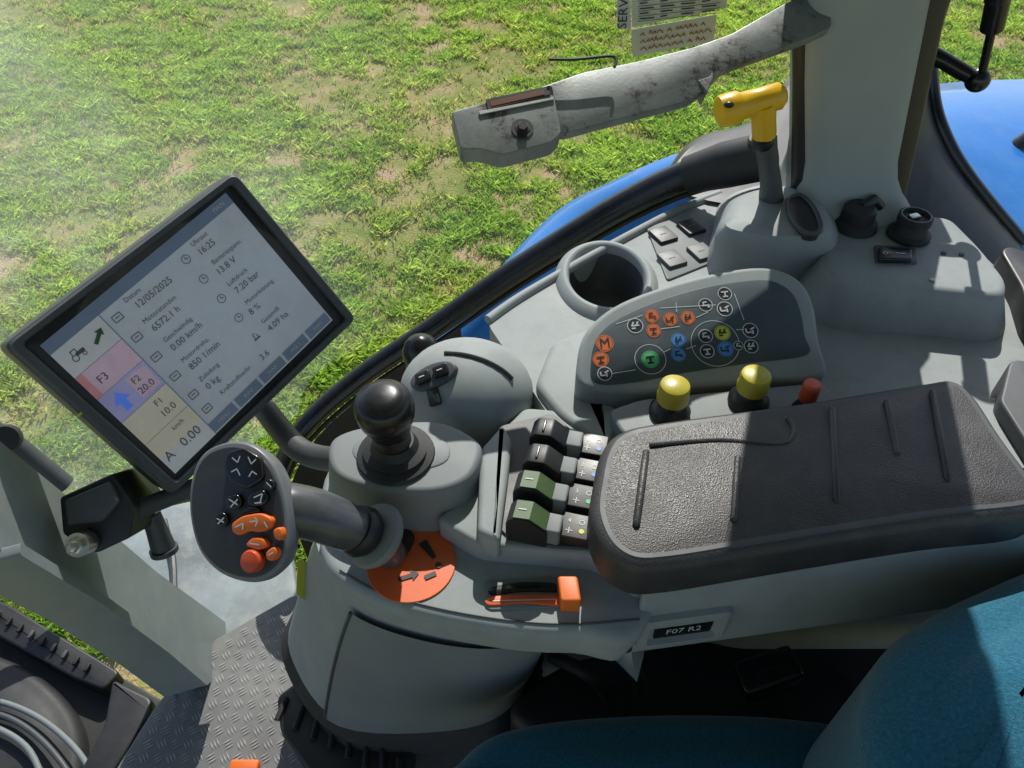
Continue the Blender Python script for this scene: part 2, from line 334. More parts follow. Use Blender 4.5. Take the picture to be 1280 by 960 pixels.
# sticker
t=thing('service_sticker',V(840,20,.93),'white service label stuck near the window top above the metal arm','label')
yS=.935; NY=Vector((0,-1,0))
m=MB(); m.slab([V(788,-30,yS),V(912,-50,yS),V(908,10,yS),V(790,34,yS)],NY,.0006,.0001,1); m.obj('paper','paper',t)
m=MB(); m.slab([V(789,37,yS),V(896,18,yS),V(892,52,yS),V(791,71,yS)],NY,.0006,.0001,1); m.obj('note','paper',t)
m=MB(); m.slab([V(770,-30,yS),V(787,-32,yS),V(789,36,yS),V(772,37,yS)],NY,.0006,.0001,1); m.obj('heading_strip','white',t)
m=MB(); fw=Vector((0,-.002,0))
m.text('SERVICE',V(780,4,yS)+fw,Vector((-.02,0,1)).normalized(),Vector((-1,0,-.02)),.0155)
for i in range(8):
    yy=-18+i*6.3; m.line(V(797,yy,yS)+fw,V(900,yy-11,yS)+fw,NY,.0006)
for i in range(7):
    yy=-15+i*6.3
    for j in range(4): m.line(V(799+j*26,yy-j*3,yS)+fw,V(799+j*26+random.uniform(8,20),yy-j*3-1.5,yS)+fw,NY,.0014)
m.obj('lettering','ink',t,smooth=False,recalc=False)
m=MB()
for r_ in range(3):
    xx=800
    while xx<880:
        L_=random.uniform(3,9); yy=44+r_*9-(xx-800)*.17; m.line(V(xx,yy,yS)+fw,V(xx+L_*.5,yy-random.uniform(2,6),yS)+fw,NY,.0012); m.line(V(xx+L_*.5,yy-4,yS)+fw,V(xx+L_,yy,yS)+fw,NY,.0012); xx+=L_+random.choice((1,1,1,5))
m.obj('handwriting','inkred',t,smooth=False,recalc=False)
# ============================================================ PILLARS
t=thing('window_pillar',H(1065,250,1.95),'grey upright cab pillar at the top right beside the window','pillar')
yP=.82; b0,b1=V(1006,262,yP),V(1118,262,yP); t0,t1=V(1014,-60,yP+.02),V(1184,-60,yP+.02)
k=(2.9-b0.z)/(t0.z-b0.z); T0=b0.lerp(t0,k); T1=b1.lerp(t1,k); T1.z=T0.z
def sec(a,c,d=.10,fl=0):
    u=(c-a).normalized()*fl; a=a-u-Vector((0,fl,0)); c=c+u-Vector((0,fl,0)); P=[a,c,c+Vector((.01,d+fl,0)),a+Vector((.0,d+fl,0))]; return rounded(P,.028,6)
m=MB(); m.loft([sec(b0.lerp(T0,q),b1.lerp(T1,q),.10,f_) for q,f_ in ((-.02,.030),(.0,.020),(.015,.010),(.035,.003),(.06,0),(.1,0),(.25,0),(.5,0),(.75,0),(1,0))]); m.obj('trim','pillar',t,ang=60)
m=MB(); m.loft([rounded([b1.lerp(T1,q)+Vector(v) for v in((-.004,.012,0),(.022,.02,0),(.034,.09,0),(0,.09,0))],.006,3) for q in (0,.3,.6,1)]); m.obj('seal','black',t)
m=MB(); m.tube([V(1000,262,yP+.02),V(1004,100,yP+.04),V(1003,-60,yP+.05)],.012,10); m.obj('seal','black',t)
# metal arm
A0=D(570,160,.73); n=((D(1010,15,.80)-A0).cross(D(800,140,.75)-A0)).normalized()
if n.dot(BK)<0: n=-n
pl=lambda px,py,o=0: PL(px,py,A0+n*o,n)
t=thing('steel_arm',pl(1000,20),'long worn grey steel arm reaching left from the pillar above the console','bracket')
arm=[(672,110),(730,90),(800,76),(870,58),(915,42),(950,22),(985,2),(1035,-12),(1040,34),(1010,48),(960,66),(905,86),(880,112),(862,126),(800,142),(702,168),(680,154)]
m=MB(); m.slab(rounded([pl(*p) for p in arm],.005,3),n,.010,.0012,2); m.obj('arm_plate','rusty',t)
m=MB(); m.slab(rounded([pl(*p,.004) for p in [(564,139),(690,105),(702,166),(690,178),(628,194),(600,186),(576,187)]],.004,4),n,.022,.0015,3); m.obj('end_box','rusty',t)
m=MB(); m.slab([pl(*p,.0052) for p in [(607,124),(686,107),(688,118),(610,137)]],n,.001,.0003,1); m.obj('slot','rubber',t)
m=MB(); m.slab([pl(*p,.0056) for p in [(612,127),(680,112),(681,118),(614,133)]],n,.001,.0003,1); m.obj('slot_liner','brown',t)
m=MB(); m.slab([pl(*p,.0058) for p in [(598,139),(692,121),(693,124),(600,143)]],n,.0012,.0004,1); m.obj('box_edge','steel',t)
m=MB(); c=pl(653,161,.004); m.lathe(c,n,[(.0075,-.002),(.0075,.0015),(.005,.002),(.005,.0045),(.0045,.0055)],6); m.lathe(c,n,[(.0105,-.001),(.0105,.0010)],24); m.obj('bolt','rubber',t)
m=MB(); m.tube([pl(*p,.012) for p in [(686,74),(720,74),(762,70),(770,74),(768,84)]],.0016,8,smooth=5); m.obj('spring_wire','black',t)
m=MB(); m.slab(rounded([pl(*p,.002) for p in [(872,100),(888,95),(893,85),(892,98),(884,116)]],.002,2),n,.02,.001,1); m.obj('bent_tab','rusty',t)
# right hand window seal + strut
t=thing('rear_window_frame',H(1150,230,1.98),'curved black rubber edged frame of the rear side window right of pillar','window frame')
ou=[V(1200,-60,1.02),V(1166,40,1.02),V(1164,110,1.0),V(1178,165,.97),V(1213,225,.94),V(1290,318,.90)]
inn=[V(1160,-60,.90),V(1125,60,.90),V(1098,150,.88),V(1095,225,.86),V(1150,285,.84),V(1290,400,.78)]
a=catm(ou,6,False); b=catm(inn,6,False); mid=[p.lerp(q,.5)+Vector((0,-.012,.012)) for p,q in zip(a,b)]
m=MB(); m.loft([a,mid,b],False,False,False); m.obj('rubber_trim','black',t)
m=MB(); m.tube(a,.010,10); m.obj('seal_lip','gloss',t)
m=MB(); m.loft([a,[Vector((1.15,p.y,p.z)) for p in a]],False,False,False); m.obj('pane','glass',t)
t=thing('gas_strut',V(1222,100,.9),'black gas strut with ball joint in the top right corner','strut')
m=MB(); m.tube([V(1262,-60,.86),V(1246,0,.87)],.0125,14); m.tube([V(1250,-10,.87),V(1240,35,.88)],.0125,14); m.obj('cylinder','gloss',t)
m=MB(); m.tube([V(1241,32,.88),V(1226,98,.89)],.005,12); m.obj('rod','gloss',t)
m=MB(); c=V(1222,100,.89); m.ell(c,RT*.014,UP*.014,BK*.014); m.tube([c,V(1200,88,.9),V(1180,76,.91),V(1160,68,.92)],[.008,.0095,.0095,.012],12); m.obj('ball_joint','gloss',t)
tag(MB().tube([V(1218,225,1.1),V(1240,208,1.1),V(1290,176,1.1)],[.012,.017,.018],14,smooth=4).obj('grab_handle','gloss'),'short black handle crossing the blue fender at the right edge','handle')
# ============================================================ SIDE CONSOLE
SCN=thing('side_console',H(900,330,1.9),'light grey moulded side console with cup holder under the window','side console')
zs=1.925
out=orient(rounded(HS([(606,400),(648,372),(720,331),(795,290),(850,262),(900,240),(1010,225),(1130,262),(1200,292),(1262,350),(1340,400),(1400,620),(1000,620),(700,540),(640,450)],zs),.02,4),Z)
cc=H(758,350,zs); hx,hy=.046,.060
hole=[cc+Vector((hx*math.cos(a),hy*math.sin(a),0)) for a in [2*math.pi*i/44 for i in range(44)]]
m=MB(); vs=[m.bm.verts.new(p) for p in out+hole]
for tri in tessellate_polygon([out,hole]): m.f([vs[i] for i in tri])
r1=[m.bm.verts.new(p+Vector((0,0,-.57))) for p in out]; K=len(out)
for i in range(K): j=(i+1)%K; m.f([vs[i],vs[j],r1[j],r1[i]])
m.obj('trim_shell','grey',SCN,ang=30)
m=MB(); m.lathe(cc-Z*.055,Z,[(1e-4,0),(.70,0),(.80,.006),(.90,.030),(.985,.053)],48,False,False,hx,hy); m.obj('cup_holder','grey3',SCN,ang=60)
m=MB(); m.lathe(cc,Z,[(.985,-.002),(1.02,.006),(1.08,.010),(1.17,.0095),(1.27,.005),(1.36,.0005),(1.38,-.002)],56,False,False,hx,hy); m.obj('cup_surround','grey',SCN,ang=70)
m=MB(); m.tube(catm(HS([(610,400),(650,372),(722,330),(797,289),(850,262),(900,242)],zs+.001),5,False),.006,10); m.obj('edge_rim','grey',SCN)
m=MB(); m.slab(rounded(HS([(668,480),(690,425),(752,402),(735,490),(790,515),(760,560),(700,520)],1.935),.012,4),Z,.05,.008,5); m.obj('step','grey',SCN)
m=MB(); m.slab(rounded(HS([(808,284),(882,260),(904,322),(834,350)],1.9275),.006,4),Z,.003,.001,2); m.obj('switch_plate','grey2',SCN)
for (cx,cy) in ((829,294),(864,284),(840,324),(877,315)):
    c=H(cx,cy,1.9295); e_=(H(cx+10,cy-3,1.93)-H(cx-10,cy+3,1.93)).normalized(); f_=Z.cross(e_); m=MB(); m.box(c,e_*.0135,f_*.0155,(Z*.0024+f_*.0004),.0015)
    o=m.obj('rocker_switch','black' if cy<300 else 'grey3',SCN)
    m=MB(); m.line(c-e_*.005+Z*.0029,c+e_*.005+Z*.0029,Z,.0012); m.obj('switch_mark','grey2',o,smooth=False)
# control panel
pa=H(730,490,1.955); pb=H(1030,472,1.955); pc=H(890,338,2.012)
pn=(pb-pa).cross(pc-pa).normalized(); pn=pn if pn.z>0 else -pn
pp=lambda x,y,o=0: PL(x,y,pa+pn*o,pn)
m=MB(); P=catm([pp(*q) for q in [(728,484),(722,450),(734,412),(768,382),(820,360),(880,343),(940,333),(975,336),(1003,352),(1018,380),(1025,425),(1031,470),(960,478),(870,484),(790,492)]],5)
m.slab(P,pn,.07,.006,5,down=Vector((0,0,-.09))); m.obj('panel_bezel','grey',SCN)
m=MB(); P=catm([pp(*q,.0012) for q in [(744,478),(739,450),(748,420),(775,397),(825,375),(885,358),(940,350),(968,352),(990,366),(1001,390),(1006,420),(1009,443),(940,453),(860,465),(790,478)]],5)
m.slab(P,pn,.002,.0008,2); PF=m.obj('panel_face','face',SCN)
ex=(pp(960,400)-pp(760,420)).normalized(); ey=pn.cross(ex)
def glyph(mb,c,r,k):
    q=pn*.0004; L=lambda x0,y0,x1,y1: mb.line(c+q+(ex*x0+ey*y0)*r,c+q+(ex*x1+ey*y1)*r,pn,r*.20)
    s=k%4
    if s==0: L(-.5,-.1,.5,-.1); L(-.3,-.1,-.3,.45); L(-.3,.4,.2,.4); L(.2,-.35,.55,-.35)
    elif s==1: L(-.5,.25,.5,.25); L(0,.25,0,-.5); L(-.35,-.45,.35,-.45)
    elif s==2: L(-.55,-.25,.1,-.25); L(-.55,-.25,-.55,.3); L(.0,.1,.55,.35); L(.25,-.5,.25,0)
    else: L(-.5,0,.5,0); L(-.5,-.35,.0,-.35); L(.15,.05,.4,.5); L(-.4,.05,-.15,.5)
icons=[(756,429,11,'inkorange',1,'M'),(751,449,10,'inkorange',1,None),(756,467,9,'white',0,None),(794,407,10,'white',0,None),(815,395,9,'inkorange',1,None),(817,413,9,'inkorange',1,None),(838,399,9,'inkorange',1,None),(860,397,9,'inkorange',1,None),
(882,381,9,'white',0,None),(906,367,9,'white',0,None),(906,386,10,'white',0,None),(903,416,10,'inkyellow',1,None),(882,420,9,'white',0,None),(884,439,9,'white',0,None),(907,436,10,'inkblue',1,None),(848,425,9,'inkblue',1,None),(848,443,9,'inkblue',1,None),
(813,449,11,'inkgreen',1,None),(938,413,10,'white',0,None),(939,433,9,'white',0,None),(923,432,6,'white',0,None)]
for i,(cx,cy,r,c,fill,tx) in enumerate(icons):
    m=MB(); R=r*.80/960; P0=pp(cx,cy,.0016)
    m.ring(P0,pn,R*.90,R)
    if fill: m.disc(P0-pn*.0001,pn,R*.84); m.mi=1
    else: m.mi=1; m.disc(P0-pn*.0001,pn,R*.88); m.mi=0
    if tx: m.text(tx,P0+pn*.0004,ex,ey,R*1.6)
    else: glyph(m,P0,R,i)
    m.obj('icon_button',[c,'ink'],PF,smooth=False)
m=MB(); P0=pp(813,449,.0015); m.ring(P0,pn,.0155,.0161,40)
P0=pp(894,429,.0015); m.ring(P0,pn,.0245,.0251,48)
for a,b in (((803,394),(770,405)),((825,385),(895,381)),((845,378),(846,390)),((918,367),(930,400)),((870,397),(885,390)),((920,412),(930,412)),((830,440),(838,436)),((765,467),(795,462)),((858,436),(870,432)),((826,411),(850,408))):
    m.line(pp(*a,.0016),pp(*b,.0016),pn,.0007)
m.obj('printed_lines','white',PF,smooth=False)
m=MB(); m.slab(rounded(HS([(760,512),(800,498),(880,490),(1030,476),(1045,500),(1000,530),(780,545)],1.95),.01,4),Z,.04,.004); m.obj('knob_ledge','grey2',SCN)
def knob(px,py,col,R,lab):
    b=H(px,py+22,1.951); t=thing('pull_knob',b,lab,'knob')
    m=MB(); m.lathe(b,Z,[(R*1.35,-.004),(R*1.35,.004),(R*1.15,.008),(R*.9,.012),(R*.85,.022)],28); m.obj('base','black',t)
    m=MB(); m.lathe(b,Z,[(R*.85,.016),(R*1.02,.018),(R*1.05,.024),(R*.98,.027),(R*1.0,.034),(R*.93,.0375),(R*.75,.039),(.0001,.0395)],32); m.obj('cap',col,t)
knob(837,493,'yellow2',.0148,'yellow mushroom knob on the left below the control panel')
knob(935,480,'yellow2',.0148,'yellow mushroom knob in the middle between the two other knobs')
knob(1003,492,'red',.0085,'small orange-red knob at the upper edge of the armrest pad')
m=MB(); P=rounded(HS([(1036,272),(1100,262),(1190,270),(1228,308),(1262,350),(1258,372),(1160,362),(1050,356),(1024,330)],1.975),.016,5)
m.slab(P,Z,.055,.010,6,taper=-.020); m.obj('switch_box','grey',SCN,ang=60)
m=MB(); m.slab(rounded(HS([(1093,306),(1145,308),(1147,328),(1095,327)],1.978),.003,3),Z,.004,.001,2); m.obj('rocker_frame','grey3',SCN)
m=MB(); m.slab(rounded(HS([(1098,308),(1140,310),(1141,324),(1099,323)],1.983),.003,3),Z,.006,.002,3); rk=m.obj('rocker_switch','gloss',SCN)
m=MB(); m.ring(H(1107,316,1.9835),Z,.002,.003,16); m.line(H(1120,316,1.9835),H(1132,317,1.9835),Z,.0015); m.obj('switch_mark','white',rk,smooth=False)
for (px,py) in ((1180,316),(1202,318),(1165,350)):
    m=MB(); m.lathe(H(px,py,1.976),Z,[(.003,-.001),(.003,.001),(.0015,.0015)],14); m.obj('screw','grey3' if px>1170 else 'steel',SCN)
t=thing('power_socket',H(1135,290,1.975),'round black power socket with a pale rimmed cap on the grey switch box','socket')
b=H(1135,294,1.976); m=MB(); m.lathe(b,Z,[(.025,0),(.025,.004),(.020,.007),(.017,.018),(.0195,.019),(.0195,.027),(.017,.028),(.015,.024),(.0001,.024)],32); m.obj('body','rubber',t)
m=MB(); m.ring(b+Z*.0285,Z,.0155,.0172,32); m.obj('rim','grey2',t)
m=MB(); m.box(b+Vector((-.002,0,.026)),Vector((.006,.002,0)),Vector((-.0014,.004,0)),Z*.002,.001); m.obj('contact','chrome',t)
t=thing('black_plug',H(1068,280,1.975),'black rubber plug with side tab next to the pillar foot','plug')
b=H(1068,282,1.976); m=MB(); m.lathe(b,Z,[(.027,0),(.025,.006),(.020,.01),(.019,.024),(.015,.028),(.0001,.029)],28); m.obj('body','rubber',t)
m=MB(); m.tube([b+Z*.025,b+Vector((.018,.012,.028)),b+Vector((.030,.014,.018))],[.006,.007,.006],10); m.obj('tab','black',t)
m=MB(); m.lathe(H(1090,278,1.978),Z,[(.006,0),(.006,.003),(.003,.0035)],16); m.obj('screw','chrome',t)
# lever housing
bt=catm(HS([(885,340),(891,285),(903,250),(945,232),(1000,228),(1050,262),(1064,305),(1052,340),(1000,356),(940,358)],1.925),4)
tp=catm(HS([(904,286),(912,262),(925,248),(950,238),(990,236),(1022,252),(1036,275),(1030,296),(985,300),(940,296)],2.0),4); c=sum(tp,Vector())/len(tp)
m=MB(); m.loft([bt,[a.lerp(b,.3)+(c-a).normalized()*.004 for a,b in zip(bt,tp)],[a.lerp(b,.75)+(a-c).normalized()*.005 for a,b in zip(bt,tp)],[a.lerp(b,.93)+(a-c).normalized()*.003 for a,b in zip(bt,tp)],[c+(p-c)*.95+Z*.003 for p in tp],[c+(p-c)*.7+Z*.006 for p in tp]]); m.obj('lever_housing','grey',SCN,ang=50)
s0=[(985,250),(1000,244),(1016,258),(1026,282),(1020,292),(1002,288),(988,270)]
m=MB(); m.slab(catm(HS(s0,2.010),3),Z,.010,.002,2); m.obj('slot_gaiter','black',SCN)
m=MB(); m.tube(catm(HS(s0,2.010),3)+[HS(s0,2.010)[0]],.003,8,False); m.obj('slot_rim','grey3',SCN)
t=thing('hand_lever',H(968,245,2.0),'yellow T-shaped hand lever on a black shaft below the steel arm','lever')
m=MB(); b=H(966,248,2.005); tp=V(956,170,b.y)
m.tube([b-Z*.01,b.lerp(tp,.25),b.lerp(tp,.6),tp],[.0155,.0125,.0115,.0135],16); m.obj('shaft','grey3',t)
m=MB(); m.lathe(tp-Z*.012,(tp-b),[(.0135,0),(.0155,.004),(.0155,.010),(.013,.013)],20); m.obj('collar','black',t)
tc_=V(953,128,b.y-.005)
m=MB(); e0=V(907,138,b.y-.012); e1=V(974,120,b.y+.0)
m.tube([e0+(e0-e1).normalized()*.010,e0+(e0-e1).normalized()*.007,e0,e0.lerp(e1,.22),e0.lerp(e1,.3),e0.lerp(e1,.6),e1,e1+(e1-e0).normalized()*.006],[.011,.0165,.0175,.0175,.0145,.0140,.0145,.009],20)
m.tube([tp-Z*.002,tp.lerp(tc_,.5),tc_],[.0135,.0135,.015],16); m.obj('grip','yellow',t,ang=50)
m=MB(); m.ell(e0+BK*.0145-RT*.001,RT*.006,UP*.004,BK*.006,14,8); m.obj('button','black',t)
m=MB(); m.loft([catm(HS([(838,238),(846,195),(880,168),(940,150),(1000,90),(1010,240),(940,262)],1.915),4),catm(HS([(842,236),(850,198),(884,172),(942,155),(1000,100),(1008,238),(940,258)],1.93),4)]); m.obj('rubber_cover','black',SCN)
m=MB(); m.slab(rounded(HS([(1250,312),(1262,306),(1400,360),(1400,470),(1290,400),(1276,356)],1.955),.01,3),Z,.05,.004); m.obj('rear_trim','black',SCN)
m=MB(); m.slab(rounded(HS([(1262,452),(1272,448),(1400,478),(1400,660),(1292,566),(1250,500)],1.965),.006,4),Z,.1,.003); m.obj('rear_wall_trim','grey3',SCN)
# ============================================================ ARMREST CONSOLE
AC=thing('armrest_console',H(620,700,1.85),'light grey armrest console carrying levers, slider and padded armrest','console')
zd=1.905
dk=catm(HS([(408,585),(398,640),(400,690),(420,722),(468,750),(540,771),(640,788),(720,792),(803,789),(840,640),(830,540),(700,505),(560,520),(450,545)],zd),5)
m=MB(); m.slab(dk,Z,.062,.010,5,taper=.010,rb=.008); m.obj('deck','grey',AC)
m=MB(); m.slab(catm(HS([(420,600),(412,650),(412,690),(425,712),(475,742),(545,762),(640,778),(720,782),(780,774),(800,640),(700,560),(560,560)],zd-.061),5),Z,.016,.003,2); m.obj('underside','grey3',AC)
F0,F1=(803,733),(1300,668)
bd=rounded(HS([F0,F1,(1500,642),(1500,520),(1200,490),(830,540)],1.948),.008,4)
m=MB(); m.slab(bd,Z,.135,.006,4,taper=.004,rb=.012); m.obj('box_section','grey',AC)
m=MB(); m.slab(rounded(HS([(543,648),(600,681),(700,690),(745,693),(806,733),(840,640),(800,520),(655,508),(618,545),(600,605)],1.93),.009,4),Z,.03,.005,4); m.obj('lever_block','grey',AC)
m=MB(); m.slab(rounded(HS([(624,532),(690,516),(725,545),(756,560),(748,686),(700,684),(640,676),(618,655),(612,600)],1.9325),.006,3),Z,.003,.001,1); m.obj('lever_well','grey3',AC)
m=MB(); m.slab(rounded(HS([(600,560),(628,528),(640,548),(634,600),(624,676),(596,664)],1.948),.006,3),Z,.03,.006,4); m.obj('well_cheek','grey',AC)
dirr=(H(662,650,1.97)-H(692,540,1.97)).normalized(); prp=Z.cross(dirr).normalized()
if prp.x<0: prp=-prp
prof=rounded([Vector(q) for q in ((-.018,-.026),(-.018,.000),(-.013,.007),(.002,.0085),(.018,-.004),(.018,-.026))],.0022,3)
for i,(cx,cy,gr) in enumerate([(688,541,0),(680,574,0),(669,608,1),(661,646,1)]):
    c=H(cx,cy,1.956); t=MB(); hw=.0108; L=[]
    for s_ in (-hw,-hw+.0009,hw-.0009,hw):
        k=.95 if abs(s_)==hw else 1
        L.append([c+dirr*s_+prp*(q.x*k)+Z*(q.y*k) for q in prof])
    t.loft(L); o=t.obj('lever','black',AC,ang=30)
    o['label']=['black paddle lever farthest from the camera','second black paddle lever','paddle lever with green top insert','paddle lever with green insert nearest the camera'][i]
    if gr:
        m=MB(); m.loft([[c+dirr*s_+prp*a+Z*b for a,b in ((-.0120,.0083),(.0022,.0097),(.0165,-.0015),(.0150,-.005),(.001,.006),(-.0120,.005))] for s_ in (-hw*.84,hw*.84)]); m.obj('green_insert','green',o,ang=20)
        m=MB(); m.line(c+prp*-.009+Z*.0093,c+prp*-.002+Z*.0099,Z,.0010); m.obj('insert_mark','white',o,smooth=False)
    else:
        m=MB(); m.box(c+prp*-.006+Z*.0083,prp*.001,dirr*.007,Z*.0012,.0005); m.obj('grip_rib','gloss',o)
    m=MB(); m.box(H(cx+28,cy+14,1.944),prp*.009,dirr*.0100,Z*.009,.002); m.obj('lever_guide','grey2',AC)
for i,(cx,cy) in enumerate(((741,560),(735,592),(728,625),(719,662))):
    c=H(cx,cy,1.938); m=MB(); m.box(c,prp*.0135,dirr*.0128,Z*.006,.001); o=m.obj('label_strip','black',AC)
    m=MB(); q=c+Z*.0065; m.text(['1','2','3','4'][i],q-prp*.006-dirr*.004,prp,-dirr,.006); m.line(q-prp*.008+dirr*.006,q-prp*.002+dirr*.006,Z,.0007); m.line(q-prp*.005+dirr*.003,q-prp*.005+dirr*.009,Z,.0007)
    m.ring(q+prp*.005-dirr*.004,Z,.002,.0026,16); m.mi=1; m.disc(q+prp*.006+dirr*.005,Z,.0024,16)
    m.obj('lever_symbols',['white',['inkblue','inkblue','inkgreen','inkyellow'][i]],o,smooth=False)
PAD=catm(HS([(738,640),(742,600),(752,560),(775,535),(830,522),(1000,499),(1150,475),(1192,471),(1222,492),(1258,545),(1300,600),(1315,622),(1290,640),(1180,652),(1050,672),(940,690),(840,706),(790,706),(755,682)],1.993),5)
m=MB(); m.slab(PAD,Z,.045,.012,6,dome=.004,rb=.006); PO=m.obj('armrest_pad','pad',AC,ang=60)
for a,b in (((808,562),(795,658)),((922,570),(917,652)),((1040,507),(1046,628)),((1108,500),(1122,570)),((1165,487),(1185,602))):
    m=MB(); p=H(*a,1.9955); q=H(*b,1.9955); m.tube([p,p.lerp(q,.03),p.lerp(q,.5),q.lerp(p,.03),q],[.001,.0030,.0033,.0030,.001],10); m.obj('pad_ridge','pad',PO)
m=MB(); m.tube(catm(HS([(812,556),(900,550),(975,556),(992,540),(985,522)],1.9955),5,False),.0020,8); m.obj('pad_seam','pad',PO)
m=MB(); m.slab(inset(orient(PAD,Z),Z,.006),Z,.06,.002,1,down=Vector((0,0,-.05))); m.obj('pad_tray','grey3',AC)
A1=H(*F0,1.948); B1=H(*F1,1.948); fu=(B1-A1).normalized(); fn=Vector((fu.y,-fu.x,0)); fn=fn if fn.y<0 else -fn; fv=Z.copy()
c0=PL(853,783,A1,fn)
def frect(w,h,off): return [c0+fu*a+fv*b+fn*off for a,b in((-w,-h),(w,-h),(w,h),(-w,h))]
m=MB(); o1=[rounded(frect(w_,h_,of),rr_,4) for w_,h_,of,rr_ in ((.042,.024,-.002,.008),(.041,.023,.004,.008),(.037,.019,.0065,.006),(.033,.0155,.0065,.004),(.031,.0135,.0015,.003))]
m.loft(o1,False,True); m.obj('display_bezel','grey',AC,ang=25)
m=MB(); m.slab(rounded(frect(.0265,.0105,.0030),.002,3),fn,.002,.0004,1); DD=m.obj('gear_display','gloss',AC)
m=MB(); m.text('F07 R2',c0+fn*.0036,fu,fv,.0115); m.obj('display_text','white',DD,smooth=False)
oc=H(514,703,zd+.0015)
m=MB(); m.lathe(oc-Z*.001,Z,[(.0395,0),(.0395,.0008),(.039,.0012)],48); OD=m.obj('orange_disc','decal',AC)
m=MB(); zz=zd+.0028
pa_,pb_=H(528,677,zz),H(543,697,zz); dq=(pb_-pa_).normalized(); qq=Z.cross(dq)
m.f([m.bm.verts.new(p) for p in (pa_-qq*.0042,pb_-qq*.002,pb_+qq*.002,pa_+qq*.0042)]); m.disc(H(548,706,zz),Z,.003,16)
m.arrow(H(498,724,zz),H(524,716,zz),Z,.0042); m.line(H(531,722,zz),H(545,716,zz),Z,.0045)
m.obj('printed_symbols','ink',OD,smooth=False)
m=MB(); m.slab(rounded(HS([(440,690),(462,664),(500,655),(521,668),(510,692),(492,706),(464,704)],zd+.004),.008,4),Z,.004,.001,2); m.obj('handle_slot','black',AC)
m=MB(); m.slab(rounded(HS([(604,726),(700,720),(706,758),(608,762)],zd+.002),.006,4),Z,.002,.001,2); m.obj('slider_plate','grey2',AC)
m=MB(); m.slab(catm(HS([(616,733),(655,727),(694,729),(699,739),(655,739),(614,743)],zd+.0035),4),Z,.002,.001,2); m.obj('slider_slot','gloss',AC)
m=MB(); m.slab(catm(HS([(611,746),(655,743),(698,745),(700,756),(655,753),(612,756)],zd+.004),4),Z,.002,.0008,2); m.obj('slider_scale','decal',AC)
m=MB(); m.line(H(616,751,zd+.0046),H(694,749,zd+.0046),Z,.0008); m.obj('scale_mark','white',AC,smooth=False)
m=MB(); c=H(711,742,zd+.009); m.box(c,Vector((.0085,0,0)),Vector((-.001,.012,0)),Z*.009,.002); m.obj('slider_knob','orange',AC)
m=MB(); m.tube(catm(HS([(425,712),(470,738),(545,760),(640,776),(720,780),(800,774)],zd+.0002),5,False),.0010,6); m.obj('seam_line','grey3',AC)
m=MB(); P=catm(HS([(410,572),(418,545),(465,530),(545,525),(592,545),(602,565),(585,598),(540,614),(470,610),(425,596)],1.957),5)
m.slab(P,Z,.055,.006,5,taper=-.008); m.obj('joystick_plinth','grey2',AC)
m=MB(); P=catm(HS([(440,560),(462,543),(530,540),(560,555),(555,578),(500,590),(455,582)],1.9585),5); m.slab(P,Z,.004,.002,2); m.obj('plinth_inset','grey2',AC)
J=thing('joystick',H(497,566,1.958),'squat black joystick standing on the grey plinth','joystick')
b=H(495,568,1.958); hd=H(481,512,2.018)
m=MB(); m.lathe(b,Z,[(.036,0),(.035,.003),(.028,.006),(.029,.009),(.022,.012),(.018,.020)],32); m.obj('bellows','rubber',J)
m=MB(); dd=(hd-b).normalized(); m.lathe(b,dd,[(.0175,.010),(.0165,.040)],16); m.obj('shaft','black',J)
m=MB(); m.lathe(hd,(dd+BK*.12),[(.0165,-.036),(.0185,-.028),(.0205,-.018),(.0245,-.010),(.0258,-.002),(.0258,.005),(.0240,.0125),(.0205,.0165),(.0190,.0167),(.0180,.0180),(.010,.0200),(.0001,.0205)],36); m.obj('ball_grip','gloss',J,ang=60)
# dome
dc=H(583,492,1.918); er=(.071,.064,.056)
m=MB(); m.ell(dc,RT*er[0],Vector((0,er[1],0)),Z*er[2],40,20); m.obj('dome','grey',AC,ang=80)
def onell(px,py):
    d=ray(px,py); o=CAM-dc; q=lambda a,b: sum(a[i]*b[i]/er[i]**2 for i in range(3)); A_,B_,C_=q(d,d),2*q(o,d),q(o,o)-1
    disc=max(0,B_*B_-4*A_*C_); t_=(-B_-math.sqrt(disc))/(2*A_); p=CAM+d*t_; n_=Vector([(p-dc)[i]/er[i]**2 for i in range(3)]).normalized(); return p,n_
c,nn=onell(542,470); uu=(onell(556,463)[0]-onell(526,475)[0]); uu=(uu-nn*uu.dot(nn)).normalized(); ww=nn.cross(uu)
m=MB(); P=[c+uu*.0255*math.cos(a)+ww*.0135*math.sin(a)+nn*.0025 for a in [2*math.pi*i/32 for i in range(32)]]; m.slab(P,nn,.010,.002,3); m.obj('switch_plate','grey3',AC)
for s_ in (-1,1):
    m=MB(); m.box(c+uu*.0098*s_+nn*.004,uu*.0078,ww*.0062,nn*.003,.0015); o=m.obj('rocker_switch','gloss',AC)
    m=MB(); m.line(c+uu*(.0098*s_-.003)+nn*.0075,c+uu*(.0098*s_+.003)+nn*.0075,nn,.0012); m.obj('switch_mark','white',o,smooth=False)
c,nn=onell(543,495); m=MB(); m.box(c+nn*.001,uu*.006,ww*.011,nn*.003,.0015); m.obj('rocker_switch','gloss',AC)
m=MB(); P=[onell(*q)[0]+onell(*q)[1]*.0005 for q in [(556,442),(580,444),(605,451),(626,462),(640,474)]]; m.tube(P,.0024,8,smooth=5); m.obj('dome_groove','black',AC)
t=MB(); t.ell(H(527,442,1.93),RT*.021,Vector((0,.021,0)),Z*.024); t.lathe(H(527,452,1.90),Z,[(.02,-.05),(.018,.02)],20); t.obj('round_cap','gloss',AC)
